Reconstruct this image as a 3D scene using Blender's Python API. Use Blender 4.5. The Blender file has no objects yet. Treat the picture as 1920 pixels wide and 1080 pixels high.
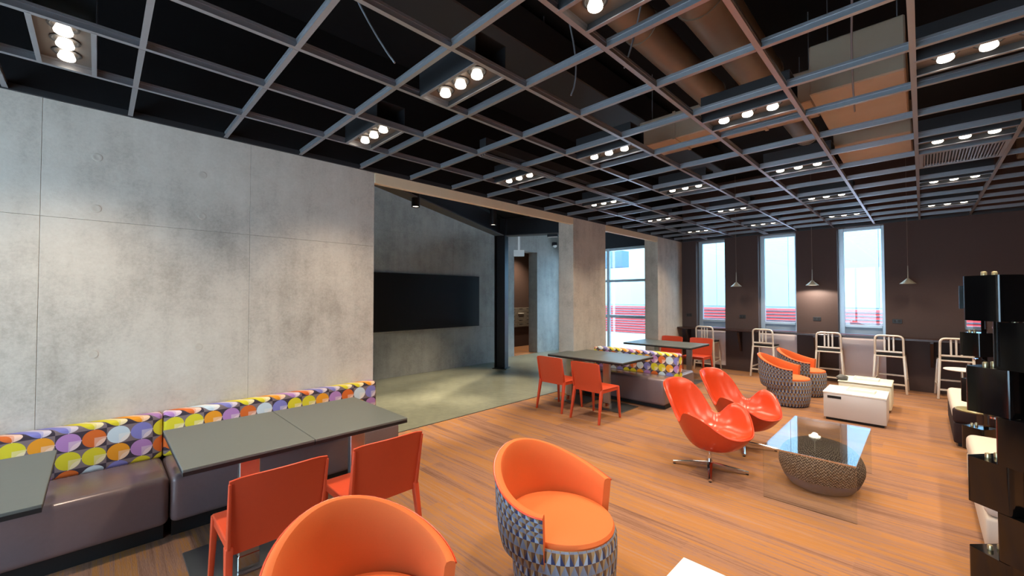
import bpy, bmesh, math, random
from mathutils import Vector, Matrix
random.seed(7)
PI = math.pi
C = bpy.context.scene.collection
SC = bpy.context.scene

# ------------------------------------------------------------------ camera, world, exposure
EYE = 1.69
cam = bpy.data.cameras.new('camera'); cam.sensor_width = 36; cam.lens = 773.0 / 1920 * 36
cam.clip_start = 0.05; cam.clip_end = 200
camo = bpy.data.objects.new('camera', cam); C.objects.link(camo)
camo.location = (0, 0, EYE); camo.rotation_euler = (PI / 2 + 0.0215, 0, 0.7834)
SC.camera = camo
SC.view_settings.view_transform = 'Standard'
SC.view_settings.look = 'None'
SC.view_settings.gamma = 1
SC.view_settings.use_curve_mapping = False
SC.view_settings.exposure = 0.2
SPOT_W = 128.0            # one triple downlight unit
LOBBY_W = 480.0
w = bpy.data.worlds.new('overcast_sky'); SC.world = w; w.use_nodes = True
w.node_tree.nodes['Background'].inputs[0].default_value = (0.58, 0.80, 1.0, 1)
w.node_tree.nodes['Background'].inputs[1].default_value = 10.5

# ------------------------------------------------------------------ material helpers
def lin(c):
    return tuple(((v / 255) / 12.92 if v / 255 <= .04045 else ((v / 255 + .055) / 1.055) ** 2.4) for v in c) + (1,)

class NT:
    def __init__(s, name):
        s.m = bpy.data.materials.new(name); s.m.use_nodes = True
        s.t = s.m.node_tree; s.b = s.t.nodes['Principled BSDF']; s.out = s.t.nodes['Material Output']
    def n(s, ty, **kw):
        nd = s.t.nodes.new(ty)
        for k, v in kw.items(): setattr(nd, k, v)
        return nd
    def l(s, a, b): s.t.links.new(a, b)
    def put(s, sock, v):
        if hasattr(v, 'is_linked') or hasattr(v, 'links'): s.l(v, sock)
        else: sock.default_value = v
    def math(s, op, a, b=0.0, c=None):
        nd = s.n('ShaderNodeMath', operation=op); s.put(nd.inputs[0], a); s.put(nd.inputs[1], b)
        if c is not None: s.put(nd.inputs[2], c)
        return nd.outputs[0]
    def mix(s, f, a, b):
        nd = s.n('ShaderNodeMix', data_type='RGBA'); s.put(nd.inputs[0], f); s.put(nd.inputs[6], a); s.put(nd.inputs[7], b)
        return nd.outputs[2]
    def coord(s, kind='Object'):
        return s.n('ShaderNodeTexCoord').outputs[kind]
    def sep(s, v):
        nd = s.n('ShaderNodeSeparateXYZ'); s.l(v, nd.inputs[0]); return nd.outputs
    def comb(s, x=0.0, y=0.0, z=0.0):
        nd = s.n('ShaderNodeCombineXYZ'); s.put(nd.inputs[0], x); s.put(nd.inputs[1], y); s.put(nd.inputs[2], z); return nd.outputs[0]
    def noise(s, vec, scale, detail=4, rough=.55, sc=None):
        if sc is not None:
            mp = s.n('ShaderNodeMapping'); s.l(vec, mp.inputs[0]); mp.inputs[3].default_value = sc; vec = mp.outputs[0]
        nd = s.n('ShaderNodeTexNoise'); s.l(vec, nd.inputs['Vector'])
        nd.inputs['Scale'].default_value = scale; nd.inputs['Detail'].default_value = detail; nd.inputs['Roughness'].default_value = rough
        return nd.outputs['Fac']
    def white(s, vec):
        nd = s.n('ShaderNodeTexWhiteNoise'); s.l(vec, nd.inputs[0]); return nd.outputs[0]
    def ramp(s, f, stops, interp='LINEAR'):
        nd = s.n('ShaderNodeValToRGB'); s.l(f, nd.inputs[0]); r = nd.color_ramp; r.interpolation = interp
        while len(r.elements) < len(stops): r.elements.new(.5)
        for e, (p, c) in zip(r.elements, stops): e.position = p; e.color = c
        return nd.outputs[0]
    def bump(s, h, strength=.3, dist=.01):
        nd = s.n('ShaderNodeBump'); nd.inputs['Strength'].default_value = strength; nd.inputs['Distance'].default_value = dist
        s.l(h, nd.inputs['Height']); s.l(nd.outputs[0], s.b.inputs['Normal'])
    def set(s, col=None, rough=None, metal=None, spec=None):
        if col is not None: s.put(s.b.inputs['Base Color'], col)
        if rough is not None: s.put(s.b.inputs['Roughness'], rough)
        if metal is not None: s.put(s.b.inputs['Metallic'], metal)
        if spec is not None: s.put(s.b.inputs['Specular IOR Level'], spec)
        return s

MAT = {}
def simple(name, rgb, rough=.5, metal=0., spec=.5, grain=0., gscale=60, bump=0., rvar=0.):
    t = NT(name); co = t.coord()
    c = lin(rgb)
    if grain:
        f = t.noise(co, gscale, 5)
        a = tuple(max(0, v * (1 - grain)) for v in c[:3]) + (1,); b = tuple(min(1, v * (1 + grain)) for v in c[:3]) + (1,)
        t.set(t.mix(f, a, b))
    else:
        t.set(c)
    t.set(None, rough, metal, spec)
    if bump: t.bump(t.noise(co, gscale * 2, 3), bump, .002)
    MAT[name] = t.m
    return t

def concrete(name, lo, mid, hi, rough=.75, seed=0., streak=.35):
    t = NT(name); g = t.n('ShaderNodeNewGeometry').outputs['Position']
    mp = t.n('ShaderNodeMapping'); t.l(g, mp.inputs[0]); mp.inputs[1].default_value = (seed, seed * .7, seed * .3); v = mp.outputs[0]
    a = t.noise(v, .9, 6, .6); b = t.noise(v, 5, 6, .65); st = t.noise(v, 7, 4, .6, (1, 1, .12)); fine = t.noise(v, 55, 4, .6)
    f = t.math('ADD', t.math('MULTIPLY', a, .5), t.math('MULTIPLY', b, .3))
    f = t.math('ADD', f, t.math('MULTIPLY', t.math('SUBTRACT', st, .5), streak))
    f = t.math('ADD', f, t.math('MULTIPLY', t.math('SUBTRACT', fine, .3), .22))
    t.set(t.ramp(f, [(.28, lin(lo)), (.46, lin(mid)), (.68, lin(hi))]), rough, 0, .35)
    t.bump(t.math('ADD', b, t.math('MULTIPLY', fine, .5)), .12, .01)
    MAT[name] = t.m

concrete('concrete_wall', (158, 148, 136), (194, 184, 171), (213, 205, 193), streak=.22)
concrete('concrete_lobby', (132, 132, 128), (164, 163, 158), (186, 184, 178), seed=4, streak=.22)
concrete('concrete_outside', (150, 150, 150), (172, 173, 174), (190, 190, 192), seed=9, streak=.1)
# polished concrete floor
t = NT('polished_concrete'); co = t.n('ShaderNodeNewGeometry').outputs['Position']
f = t.math('ADD', t.math('MULTIPLY', t.noise(co, 1.1, 6, .6), .6), t.math('MULTIPLY', t.noise(co, 9, 5, .6), .4))
t.set(t.ramp(f, [(.3, lin((96, 98, 86))), (.7, lin((140, 140, 122)))]), .32, 0, .5); MAT['polished_concrete'] = t.m
# striped carpet planks: yarn streaks run along X
t = NT('carpet'); co = t.n('ShaderNodeNewGeometry').outputs['Position']; x, y, z = t.sep(co)
row = t.math('FLOOR', t.math('DIVIDE', y, .25))
col = t.math('FLOOR', t.math('ADD', x, t.math('MULTIPLY', t.white(t.comb(row, 3.0, 0)), 1.0)))
pl = t.white(t.comb(row, col, 1.0))
s1 = t.noise(t.comb(t.math('MULTIPLY', x, 1.0), t.math('MULTIPLY', y, 44), t.math('MULTIPLY', pl, .35)), 1.0, 5, .7)
s2 = t.noise(t.comb(t.math('MULTIPLY', x, .55), t.math('MULTIPLY', y, 9), t.math('MULTIPLY', pl, .35)), 1.0, 3, .6)
s3 = t.noise(t.comb(t.math('MULTIPLY', x, 26), t.math('MULTIPLY', y, 170), 0), 1.0, 3, .6)
f = t.math('ADD', t.math('ADD', t.math('MULTIPLY', s1, .55), t.math('MULTIPLY', s2, .45)), t.math('MULTIPLY', t.math('SUBTRACT', pl, .5), .09))
f = t.math('ADD', f, t.math('MULTIPLY', t.math('SUBTRACT', s3, .5), .16))
t.set(t.ramp(f, [(.26, lin((96, 66, 52))), (.40, lin((124, 90, 72))), (.48, lin((140, 104, 86))), (.55, lin((156, 106, 56))), (.63, lin((150, 112, 90))), (.76, lin((134, 108, 110)))]), .95, 0, .1)
t.bump(s3, .35, .004); MAT['carpet'] = t.m

simple('brown_wall', (74, 58, 54), .62, 0, .3, .08, 25)
simple('dark_counter', (52, 34, 30), .22, 0, .5, .15, 9)
simple('white_panel', (236, 222, 220), .5, 0, .4, .04, 6)
simple('aluminium_frame', (176, 184, 190), .35, .6, .5, .04, 30)
simple('grey_spandrel', (132, 142, 152), .4, .2)
simple('tee_metal', (156, 156, 160), .34, .7, .5, .05, 40)
simple('deck', (16, 15, 16), .9, 0, .2, .3, 5)
simple('duct', (132, 116, 98), .5, .55, .5, .14, 8)
simple('duct_wrap', (176, 158, 136), .7, .15, .4, .10, 5)
simple('dark_housing', (46, 46, 48), .5, .3)
simple('fixture_plate', (112, 100, 90), .5, .3, .5, .05, 30)
simple('black_steel', (34, 36, 42), .45, .3, .5, .12, 12)
simple('beam_flange', (92, 92, 94), .55, .3, .5, .1, 12)
simple('black_screen', (5, 5, 6), .38, 0, .3)
simple('screen_bezel', (14, 14, 15), .4)
simple('orange_plastic', (194, 68, 36), .42, 0, .45, .04, 30)
simple('orange_fabric', (214, 108, 58), .82, 0, .2, .06, 260, .12)
simple('orange_leather', (196, 62, 28), .27, 0, .5, .05, 14, .02)
simple('chrome', (214, 214, 216), .12, 1.0)
simple('brushed_steel', (188, 186, 180), .3, .95, .5, .05, 60)
simple('base_plate', (150, 154, 152), .3, .9, .5, .04, 30)
simple('stool_metal', (228, 218, 204), .4, .35, .5, .04, 40)
simple('black_rubber', (18, 18, 19), .6)
simple('table_laminate', (96, 99, 94), .42, 0, .45, .05, 40)
simple('table_edge', (18, 18, 20), .5)
simple('bench_leather', (112, 96, 98), .27, .15, .55, .06, 40, .04)
simple('plinth_black', (14, 13, 14), .6)
simple('white_lacquer', (238, 236, 228), .3, 0, .5)
simple('white_body', (206, 200, 198), .4, 0, .5)
simple('cream_lacquer', (232, 230, 208), .35, 0, .5)
simple('tray_white', (232, 232, 224), .4)
simple('stone_grey', (104, 104, 102), .85, 0, .3, .3, 30, .5)
simple('sofa_beige', (206, 190, 176), .85, 0, .2, .06, 180, .2)
simple('sofa_dark', (54, 40, 40), .8, 0, .2, .1, 180, .15)
simple('olive_top', (150, 138, 92), .3, .2)
simple('gloss_black', (8, 9, 11), .12, 0, .6)
simple('brass_peg', (206, 190, 150), .3, .8)
simple('pendant_shade', (150, 144, 130), .4, .5)
simple('cable_black', (112, 98, 88), .6)
simple('outlet_plate', (34, 32, 32), .4)
simple('mail_metal', (146, 138, 130), .45, .5, .5, .06, 20)
simple('exit_housing', (232, 230, 226), .5)
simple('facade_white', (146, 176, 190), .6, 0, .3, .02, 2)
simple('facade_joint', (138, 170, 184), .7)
simple('red_louver', (196, 70, 70), .5, 0, .4)
simple('red_back', (110, 30, 30), .7)
simple('canopy_blue', (84, 112, 140), .6)
simple('tie_plug', (190, 180, 167), .85, 0, .2, .1, 60)
simple('felt_grey', (104, 94, 98), .9, 0, .1, .1, 90, .2)
simple('wire_grey', (120, 120, 124), .6)

def emit(name, rgb, s):
    t = NT(name); t.set(lin(rgb)); t.b.inputs['Emission Color'].default_value = lin(rgb); t.b.inputs['Emission Strength'].default_value = s
    MAT[name] = t.m
emit('lamp_glow', (255, 242, 222), 5.0)

def pane(name, tint, r0=.04, rough=.01):
    t = NT(name); tr = t.n('ShaderNodeBsdfTransparent'); tr.inputs[0].default_value = tint
    gl = t.n('ShaderNodeBsdfGlossy'); gl.inputs['Roughness'].default_value = rough
    lw = t.n('ShaderNodeLayerWeight'); lw.inputs[0].default_value = .5
    fr = t.math('ADD', r0, t.math('MULTIPLY', 1 - r0, t.math('POWER', lw.outputs['Facing'], 5.0)))
    mx = t.n('ShaderNodeMixShader'); t.l(fr, mx.inputs[0]); t.l(tr.outputs[0], mx.inputs[1]); t.l(gl.outputs[0], mx.inputs[2])
    t.l(mx.outputs[0], t.out.inputs[0]); MAT[name] = t.m
pane('window_glass', (.94, .97, .98, 1))
pane('table_glass', (.94, .965, .97, 1), .07)
pane('acrylic', (.86, .84, .86, 1), .05)

# printed circle fabric (u = local X + Y, v = local Z)
t = NT('circle_fabric'); x, y, z = t.sep(t.coord())
u = t.math('ADD', x, y); P = .125
a = t.math('DIVIDE', u, P); b = t.math('DIVIDE', z, P)
ia, ib = t.math('FLOOR', a), t.math('FLOOR', b)
fu, fv = t.math('SUBTRACT', t.math('SUBTRACT', a, ia), .5), t.math('SUBTRACT', t.math('SUBTRACT', b, ib), .5)
r2 = t.math('ADD', t.math('MULTIPLY', fu, fu), t.math('MULTIPLY', fv, fv))
circ = t.math('LESS_THAN', r2, .235)
k = t.math('FRACT', t.math('ADD', t.math('MULTIPLY', ia, .143), t.math('MULTIPLY', ib, .43)))
pal = [(0, lin((206, 192, 44))), (.15, lin((222, 146, 36))), (.3, lin((170, 124, 178))), (.44, lin((204, 100, 40))), (.58, lin((192, 206, 214))), (.72, lin((124, 122, 184))), (.87, lin((218, 156, 46)))]
colr = t.ramp(k, pal, 'CONSTANT')
quad = t.math('MULTIPLY', t.math('GREATER_THAN', fu, 0.0), t.math('LESS_THAN', fv, 0.03))
colr = t.mix(t.math('MULTIPLY', quad, .30), colr, lin((240, 228, 214)))
ou, ov = t.math('SUBTRACT', fu, .5), t.math('ADD', fv, .5)
pet = t.math('LESS_THAN', t.math('ADD', t.math('MULTIPLY', ou, ou), t.math('MULTIPLY', ov, ov)), .20)
colr = t.mix(t.math('MULTIPLY', pet, .45), colr, lin((238, 216, 200)))
chk = t.math('MODULO', t.math('ADD', t.math('ADD', t.math('FLOOR', t.math('MULTIPLY', a, .5)), t.math('FLOOR', b)), 200.0), 2.0)
bg = t.mix(chk, lin((62, 52, 62)), lin((122, 106, 108)))
line = t.math('MAXIMUM', t.math('LESS_THAN', t.math('ABSOLUTE', fv), .022), t.math('LESS_THAN', t.math('ABSOLUTE', fu), .018))
bg = t.mix(t.math('MULTIPLY', line, .75), bg, lin((216, 206, 204)))
t.set(t.mix(circ, bg, colr), .7, 0, .25); MAT['circle_fabric'] = t.m

# woven triangle fabric (UV in metres)
def tri_fabric(name, pu, pv, cols):
    t = NT(name); x, y, z = t.sep(t.coord('UV'))
    a = t.math('DIVIDE', x, pu); b = t.math('DIVIDE', y, pv)
    ib = t.math('FLOOR', b)
    a = t.math('ADD', a, t.math('MULTIPLY', ib, .5))
    ia = t.math('FLOOR', a)
    fu, fv = t.math('SUBTRACT', a, ia), t.math('SUBTRACT', b, ib)
    d = t.math('ABSOLUTE', t.math('SUBTRACT', t.math('MULTIPLY', fu, 2.0), 1.0))
    up = t.math('LESS_THAN', d, t.math('SUBTRACT', 1.0, fv))
    half = t.math('LESS_THAN', fu, .5)
    rnd = t.white(t.comb(ia, ib, 0.0))
    alt = t.math('MODULO', t.math('ADD', ib, 100.0), 2.0)
    c_up = t.mix(half, lin(cols[0]), lin(cols[1])); c_dn = t.mix(half, lin(cols[2]), lin(cols[3]))
    c_up = t.mix(t.math('MULTIPLY', alt, .6), c_up, t.mix(half, lin(cols[1]), lin(cols[4])))
    c = t.mix(up, c_dn, c_up)
    c = t.mix(t.math('MULTIPLY', rnd, .25), c, lin(cols[4]))
    t.set(c, .85, 0, .15); t.bump(t.noise(t.coord('UV'), 900, 2), .15, .002); MAT[name] = t.m
tri_fabric('triangle_fabric', .046, .056, [(52, 60, 96), (158, 174, 198), (108, 80, 56), (164, 138, 100), (96, 92, 106)])
# knit for the pouf
t = NT('knit'); x, y, z = t.sep(t.coord('UV'))
wv = t.math('MULTIPLY', t.math('SINE', t.math('MULTIPLY', x, 300)), t.math('SINE', t.math('ADD', t.math('MULTIPLY', y, 260), t.math('SINE', t.math('MULTIPLY', x, 150)))))
f = t.math('ADD', t.math('MULTIPLY', wv, .35), t.math('MULTIPLY', t.noise(t.coord('UV'), 60, 3), 1.0))
t.set(t.ramp(f, [(.2, lin((44, 36, 34))), (.5, lin((104, 88, 76))), (.85, lin((158, 142, 126)))]), .9, 0, .15); t.bump(wv, .8, .01); MAT['knit'] = t.m

# ------------------------------------------------------------------ geometry helpers
def bx(bm, x0, x1, y0, y1, z0, z1, bev=0., seg=2, mat=None):
    r = bmesh.ops.create_cube(bm, size=1.0)['verts']
    for v in r:
        v.co = Vector(((x0 + x1) / 2 + v.co.x * (x1 - x0), (y0 + y1) / 2 + v.co.y * (y1 - y0), (z0 + z1) / 2 + v.co.z * (z1 - z0)))
    if bev:
        es = list({e for v in r for e in v.link_edges})
        bmesh.ops.bevel(bm, geom=es, offset=bev, segments=seg, profile=.5, affect='EDGES')
def box(*a, **k):
    bm = bmesh.new(); bx(bm, *a, **k); return bm
def ring_loft(bm, rings, closed=True, cap0=True, cap1=True, uv=None):
    vs = [[bm.verts.new(p) for p in r] for r in rings]; n = len(rings[0]); fs = []
    lay = bm.loops.layers.uv.verify() if uv else None
    for i in range(len(vs) - 1):
        for j in range(n if closed else n - 1):
            k = (j + 1) % n
            f = bm.faces.new((vs[i][j], vs[i][k], vs[i + 1][k], vs[i + 1][j]))
            if lay:
                for lp, q in zip(f.loops, ((i, j), (i, j + 1), (i + 1, j + 1), (i + 1, j))): lp[lay].uv = uv(*q)
    if closed and cap0: bm.faces.new(list(reversed(vs[0])))
    if closed and cap1: bm.faces.new(vs[-1])
def lathe(bm, prof, n=24, cx=0, cy=0, uvr=None, sx=1., sy=1.):
    rings = [[(cx + sx * r * math.cos(2 * PI * j / n), cy + sy * r * math.sin(2 * PI * j / n), z) for j in range(n)] for r, z in prof]
    L = [0]
    for i in range(1, len(prof)): L.append(L[-1] + math.dist(prof[i], prof[i - 1]))
    ring_loft(bm, rings, uv=(lambda i, j: (j / n * 2 * PI * uvr, L[i])) if uvr else None)
def tube(bm, pts, r, n=8, r1=None):
    pts = [Vector(p) for p in pts]; rings = []; prev = None
    for i, p in enumerate(pts):
        d = ((pts[min(i + 1, len(pts) - 1)] - pts[max(i - 1, 0)])).normalized()
        if prev is None:
            a = d.cross(Vector((0, 0, 1)));  a = a if a.length > .05 else d.cross(Vector((1, 0, 0)))
            a.normalize()
        else:
            a = (prev - d * prev.dot(d)).normalized()
        prev = a; b = d.cross(a); rr = r if r1 is None else r + (r1 - r) * i / (len(pts) - 1)
        rings.append([p + a * math.cos(2 * PI * j / n) * rr + b * math.sin(2 * PI * j / n) * rr for j in range(n)])
    ring_loft(bm, rings)
def taper(bm, p0, p1, w0, d0, w1, d1, bev=0.):
    p0, p1 = Vector(p0), Vector(p1)
    def rg(p, w, d): return [p + Vector(q) for q in ((-d / 2, -w / 2, 0), (d / 2, -w / 2, 0), (d / 2, w / 2, 0), (-d / 2, w / 2, 0))]
    ring_loft(bm, [rg(p0, w0, d0), rg(p1, w1, d1)])
    if bev: bmesh.ops.bevel(bm, geom=list(bm.edges), offset=bev, segments=2, profile=.5, affect='EDGES')
def arc(pts, r, seg=5):
    """polyline with rounded corners"""
    out = [Vector(pts[0])]
    for i in range(1, len(pts) - 1):
        p = Vector(pts[i]); a = (Vector(pts[i - 1]) - p).normalized(); b = (Vector(pts[i + 1]) - p).normalized()
        for k in range(seg + 1):
            s = k / seg; out.append((p + a * r) * (1 - s) ** 2 + p * 2 * s * (1 - s) + (p + b * r) * s * s)
    out.append(Vector(pts[-1])); return out
def obj(name, bm, mat, parent=None, smooth=False, loc=None, rot=None):
    bmesh.ops.recalc_face_normals(bm, faces=bm.faces)
    me = bpy.data.meshes.new(name); bm.to_mesh(me); bm.free(); me.materials.append(MAT[mat])
    if smooth:
        me.polygons.foreach_set('use_smooth', [True] * len(me.polygons))
        try: me.set_sharp_from_angle(angle=math.radians(42))
        except Exception: pass
    o = bpy.data.objects.new(name, me); C.objects.link(o)
    if parent: o.parent = parent
    if loc: o.location = loc
    if rot: o.rotation_euler = rot
    return o
def tag(o, label=None, cat=None, group=None, kind=None):
    if label: o['label'] = label
    if cat: o['category'] = cat
    if group: o['group'] = group
    if kind: o['kind'] = kind
    return o
def thing(name, label, cat, loc=(0, 0, 0), rz=0., group=None):
    o = bpy.data.objects.new(name, None); C.objects.link(o); o.empty_display_size = .1
    o.location = loc; o.rotation_euler = (0, 0, rz); return tag(o, label, cat, group)
def struct(name, bm, mat, label=None, smooth=False):
    return tag(obj(name, bm, mat, None, smooth), label, None, None, 'structure')
def sempty(name, label=None):
    o = bpy.data.objects.new(name, None); C.objects.link(o); return tag(o, label, None, None, 'structure')
def dup(root, loc, rz, label):
    def cp(o, par):
        c = o.copy(); C.objects.link(c); c.parent = par
        for ch in o.children: cp(ch, c)
        return c
    r = cp(root, None); r.location = loc; r.rotation_euler = (0, 0, rz); r['label'] = label
    return r

# ------------------------------------------------------------------ the setting
XL, XB = -4.30, -4.62            # concrete wall faces (room side, lobby side)
YW = 10.40                       # window wall
XR, YN = 6.0, -2.7               # right and near walls (out of view)
CZ = EYE + 1.385                 # ceiling grid height
TOPZ = 4.40                      # slab above
G = .6096; GX, GY = -.02, 1.373  # grid module and origin

floor = struct('floor', box(XB - .03, XR, YN, YW + .3, -.12, 0), 'carpet', 'orange and mauve streaked carpet of the lounge')
lf = struct('floor_lobby', box(-8.3, XB - .03, -3, YW + .2, -.12, 0), 'polished_concrete', 'polished olive grey concrete floor of the lobby')
obj('threshold_strip', box(XB - .036, XB - .022, 2.15, 9.06, -.01, .004), 'black_steel', lf)
struct('floor_mailroom', box(-10.1, -8.3, 7.2, 12, -.12, 0), 'carpet', 'reddish carpet inside the mail room doorway')

# left concrete wall with openings
bm = bmesh.new()
bx(bm, XB, XL - .014, YN, 2.15, 0, TOPZ)
bx(bm, XB, XL - .014, 5.83, 6.86, 0, TOPZ)
bx(bm, XB, XL - .014, 9.06, YW, 0, TOPZ)
bx(bm, XB, XL, 2.15, 5.83, 3.3, TOPZ)
bx(bm, XB, XL, 6.86, 9.06, 3.3, TOPZ)
struct('wall_plenum', box(XL, XL + .02, YN, YW, CZ + .04, TOPZ), 'deck', 'black painted wall strip above the ceiling grid')
wl = struct('wall_left', bm, 'concrete_wall', 'board marked grey concrete wall with two wide openings to the lobby')
gap = .0008
simple('header_paint', (222, 200, 166), .6, 0, .3, .05, 8)
for y0, y1 in ((2.152, 5.828), (6.862, 9.058)): obj('header_panel', box(XL - .06, XL + .004, y0, y1, 2.955, 3.3, bev=.003, seg=1), 'header_paint', wl)
for (y0, y1, zs) in ((-2.7, -1.54, (0, 2.25, CZ)), (-1.54, -.29, (0, 2.25, CZ)), (-.29, .96, (0, 2.25, CZ)), (.96, 2.15, (0, 2.25, CZ)),
                     (5.83, 6.86, (0, 2.2, CZ)), (9.06, YW, (0, CZ))):
    for z0, z1 in zip(zs, zs[1:]):
        obj('concrete_panel', box(XL - .014, XL, y0 + gap, y1 - gap, z0 + (gap if z0 else 0), z1 - gap, bev=.0015, seg=1), 'concrete_wall', wl)
plug = None
for (y, z) in ((.61, 2.72), (.61, 2.37), (1.90, 2.70), (1.90, 2.37), (-.02, 2.72), (-.02, 2.34), (.60, 1.27), (1.90, 1.3), (-.02, 1.27), (6.05, 2.6), (6.62, 2.6), (6.05, 1.5), (6.62, 1.5)):
    if plug is None:
        bm = bmesh.new(); lathe(bm, [(.030, -.001), (.030, .0015), (.022, .003), (.012, .001)], 16)
        plug = obj('tie_hole', bm, 'tie_plug', wl, True); o = plug
    else:
        o = plug.copy(); C.objects.link(o)
    o.location = (XL, y, z); o.rotation_euler = (0, PI / 2, 0)

# window wall
WIN = [(-3.95, -3.29), (-2.60, -1.89), (-1.20, -.50)]
bm = bmesh.new(); xs = XB
for x0, x1 in WIN:
    bx(bm, xs, x0, YW, YW + .28, 0, TOPZ); bx(bm, x0, x1, YW, YW + .28, 3.06, TOPZ); xs = x1
W4 = (.50, .74, 1.13, 1.86)
bx(bm, xs, W4[0], YW, YW + .28, 0, TOPZ); bx(bm, W4[0], W4[1], YW, YW + .28, 0, W4[2]); bx(bm, W4[0], W4[1], YW, YW + .28, W4[3], TOPZ); bx(bm, W4[1], XR, YW, YW + .28, 0, TOPZ)
wf = struct('wall_far', bm, 'brown_wall', 'dark brown painted wall with tall narrow windows above a counter')
for i, (x0, x1) in enumerate(WIN):
    wn = sempty('window_%d' % (i + 1), ['tall narrow window nearest the concrete wall', 'middle one of the three tall narrow windows', 'tall narrow window right of the lit pendant'][i])
    f0, f1 = YW + .17, YW + .25; t_ = .05
    obj('frame_jamb', box(x0, x0 + t_ + .04, f0, f1, .96, 3.06, bev=.004, seg=1), 'aluminium_frame', wn)
    obj('frame_jamb', box(x1 - t_, x1, f0, f1, .96, 3.06, bev=.004, seg=1), 'aluminium_frame', wn)
    obj('frame_head', box(x0 + .09, x1 - t_, f0, f1, 3.0, 3.06, bev=.004, seg=1), 'aluminium_frame', wn)
    obj('frame_sill', box(x0 + .09, x1 - t_, f0 - .02, f1, 1.09, 1.14, bev=.004, seg=1), 'aluminium_frame', wn)
    obj('spandrel', box(x0 + .09, x1 - t_, f0 + .02, f1 - .02, .96, 1.09), 'grey_spandrel', wn)
    obj('pane', box(x0 + .09, x1 - t_, f0 + .035, f0 + .045, 1.14, 3.0), 'window_glass', wn)
    obj('lower_panel', box(x0, x1, YW + .05, YW + .07, .06, .915), 'white_panel', wn)
    obj('lower_base', box(x0, x1, YW + .04, YW + .07, 0, .06), 'aluminium_frame', wn)
wn = sempty('window_4', 'low small window half hidden behind the black panel towers')
obj('frame', box(W4[0], W4[0] + .03, YW + .17, YW + .25, W4[2], W4[3]), 'aluminium_frame', wn)
obj('frame', box(W4[0] + .03, W4[1], YW + .17, YW + .25, W4[2], W4[2] + .05), 'aluminium_frame', wn)
obj('pane', box(W4[0] + .03, W4[1], YW + .2, YW + .21, W4[2] + .05, W4[3]), 'window_glass', wn)
struct('trim_1', box(XB, XR, YW - .012, YW, 0, .09), 'brown_wall', 'dark brown skirting along the window wall')

# walls out of view: near wall with windows added for cool daylight, right wall
bm = bmesh.new(); xs = XB
NW = [(-4.25, -2.9), (-2.8, -1.45), (-1.35, 0.0)]
for x0, x1 in NW:
    bx(bm, xs, x0, YN - .25, YN, 0, TOPZ); bx(bm, x0, x1, YN - .25, YN, 3.0, TOPZ); bx(bm, x0, x1, YN - .25, YN, 0, .1); xs = x1
bx(bm, xs, XR, YN - .25, YN, 0, TOPZ)
wnr = struct('wall_near', bm, 'brown_wall', 'dark wall behind the viewpoint with tall windows added for daylight')
for i, (x0, x1) in enumerate(NW):
    wn = sempty('window_%d' % (5 + i), 'tall unseen window added behind the viewpoint for daylight, number %d' % (i + 1))
    obj('pane', box(x0, x1, YN - .13, YN - .12, .1, 3.0), 'window_glass', wn)
    obj('frame', box((x0 + x1) / 2 - .03, (x0 + x1) / 2 + .03, YN - .16, YN - .09, .1, 3.0), 'aluminium_frame', wn)
struct('wall_right', box(XR, XR + .2, YN, YW, 0, TOPZ), 'brown_wall', 'brown wall at the far right of the lounge')

# ceiling: slab with a bare suspension grid
ceil = struct('ceiling', box(XB, XR + .2, YN - .25, YW + .28, TOPZ, TOPZ + .15), 'deck', 'dark open ceiling with a bare metal suspension grid')
def tee_bm(L):
    bm = bmesh.new()
    bx(bm, 0, L, -.014, .014, 0, .004); bx(bm, 0, L, -.004, .004, .004, .036); bx(bm, 0, L, -.009, .009, .034, .05)
    return bm
for k in range(-6, 6):
    o = obj('main_tee', tee_bm(YW - .02 + 2.5), 'tee_metal', ceil); o.location = (GX + k * G, -2.5, CZ + .0015); o.rotation_euler = (0, 0, PI / 2)
ct = None
for k in range(-7, 5):
    for j in range(-5, 15):
        xa = max(GX + k * G, XL + .02)
        if k == -7:
            o = obj('cross_tee', tee_bm(GX - 6 * G - .014 - xa), 'tee_metal', ceil)
        elif ct is None:
            ct = obj('cross_tee', tee_bm(G - .028), 'tee_metal', ceil); o = ct
        else:
            o = ct.copy(); C.objects.link(o)
        o.location = (xa + (.014 if k > -7 else 0), GY + j * G, CZ)
struct('trim_2', box(XL, XL + .022, -2.5, YW, CZ - .004, CZ + .04), 'dark_housing', 'dark wall angle where the ceiling grid meets the concrete wall')
struct('trim_3', box(XL + .022, XR, YW - .022, YW, CZ - .004, CZ + .04), 'dark_housing', 'dark wall angle where the ceiling grid meets the window wall')

# ------------------------------------------------------------------ lobby behind the openings
LX = -7.90
wlb = struct('wall_lobby', box(LX - .3, LX - .014, -3, 7.35, 0, 4.7), 'concrete_lobby', 'grey concrete lobby wall carrying a wide black screen')
for (y0, y1) in ((-1, 1.2), (1.2, 3.6), (3.6, 5.95), (5.95, 7.35)):
    for z0, z1 in ((0, .93), (.93, 3.07), (3.07, 4.7)):
        obj('concrete_panel', box(LX - .014, LX, y0 + gap, y1 - gap, z0 + (gap if z0 else 0), z1 - gap, bev=.002, seg=1), 'concrete_lobby', wlb)
DX = -8.30
bm = bmesh.new()
bx(bm, DX - .35, DX, 7.35, 8.42, 0, 4.7); bx(bm, DX - .35, DX, 9.42, YW + .2, 0, 4.7); bx(bm, DX - .35, DX, 8.42, 9.42, 3.04, 4.7)
wdo = struct('wall_doorway', bm, 'concrete_lobby', 'concrete lobby wall with a tall open doorway to the mail room')
bm = bmesh.new()
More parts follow.
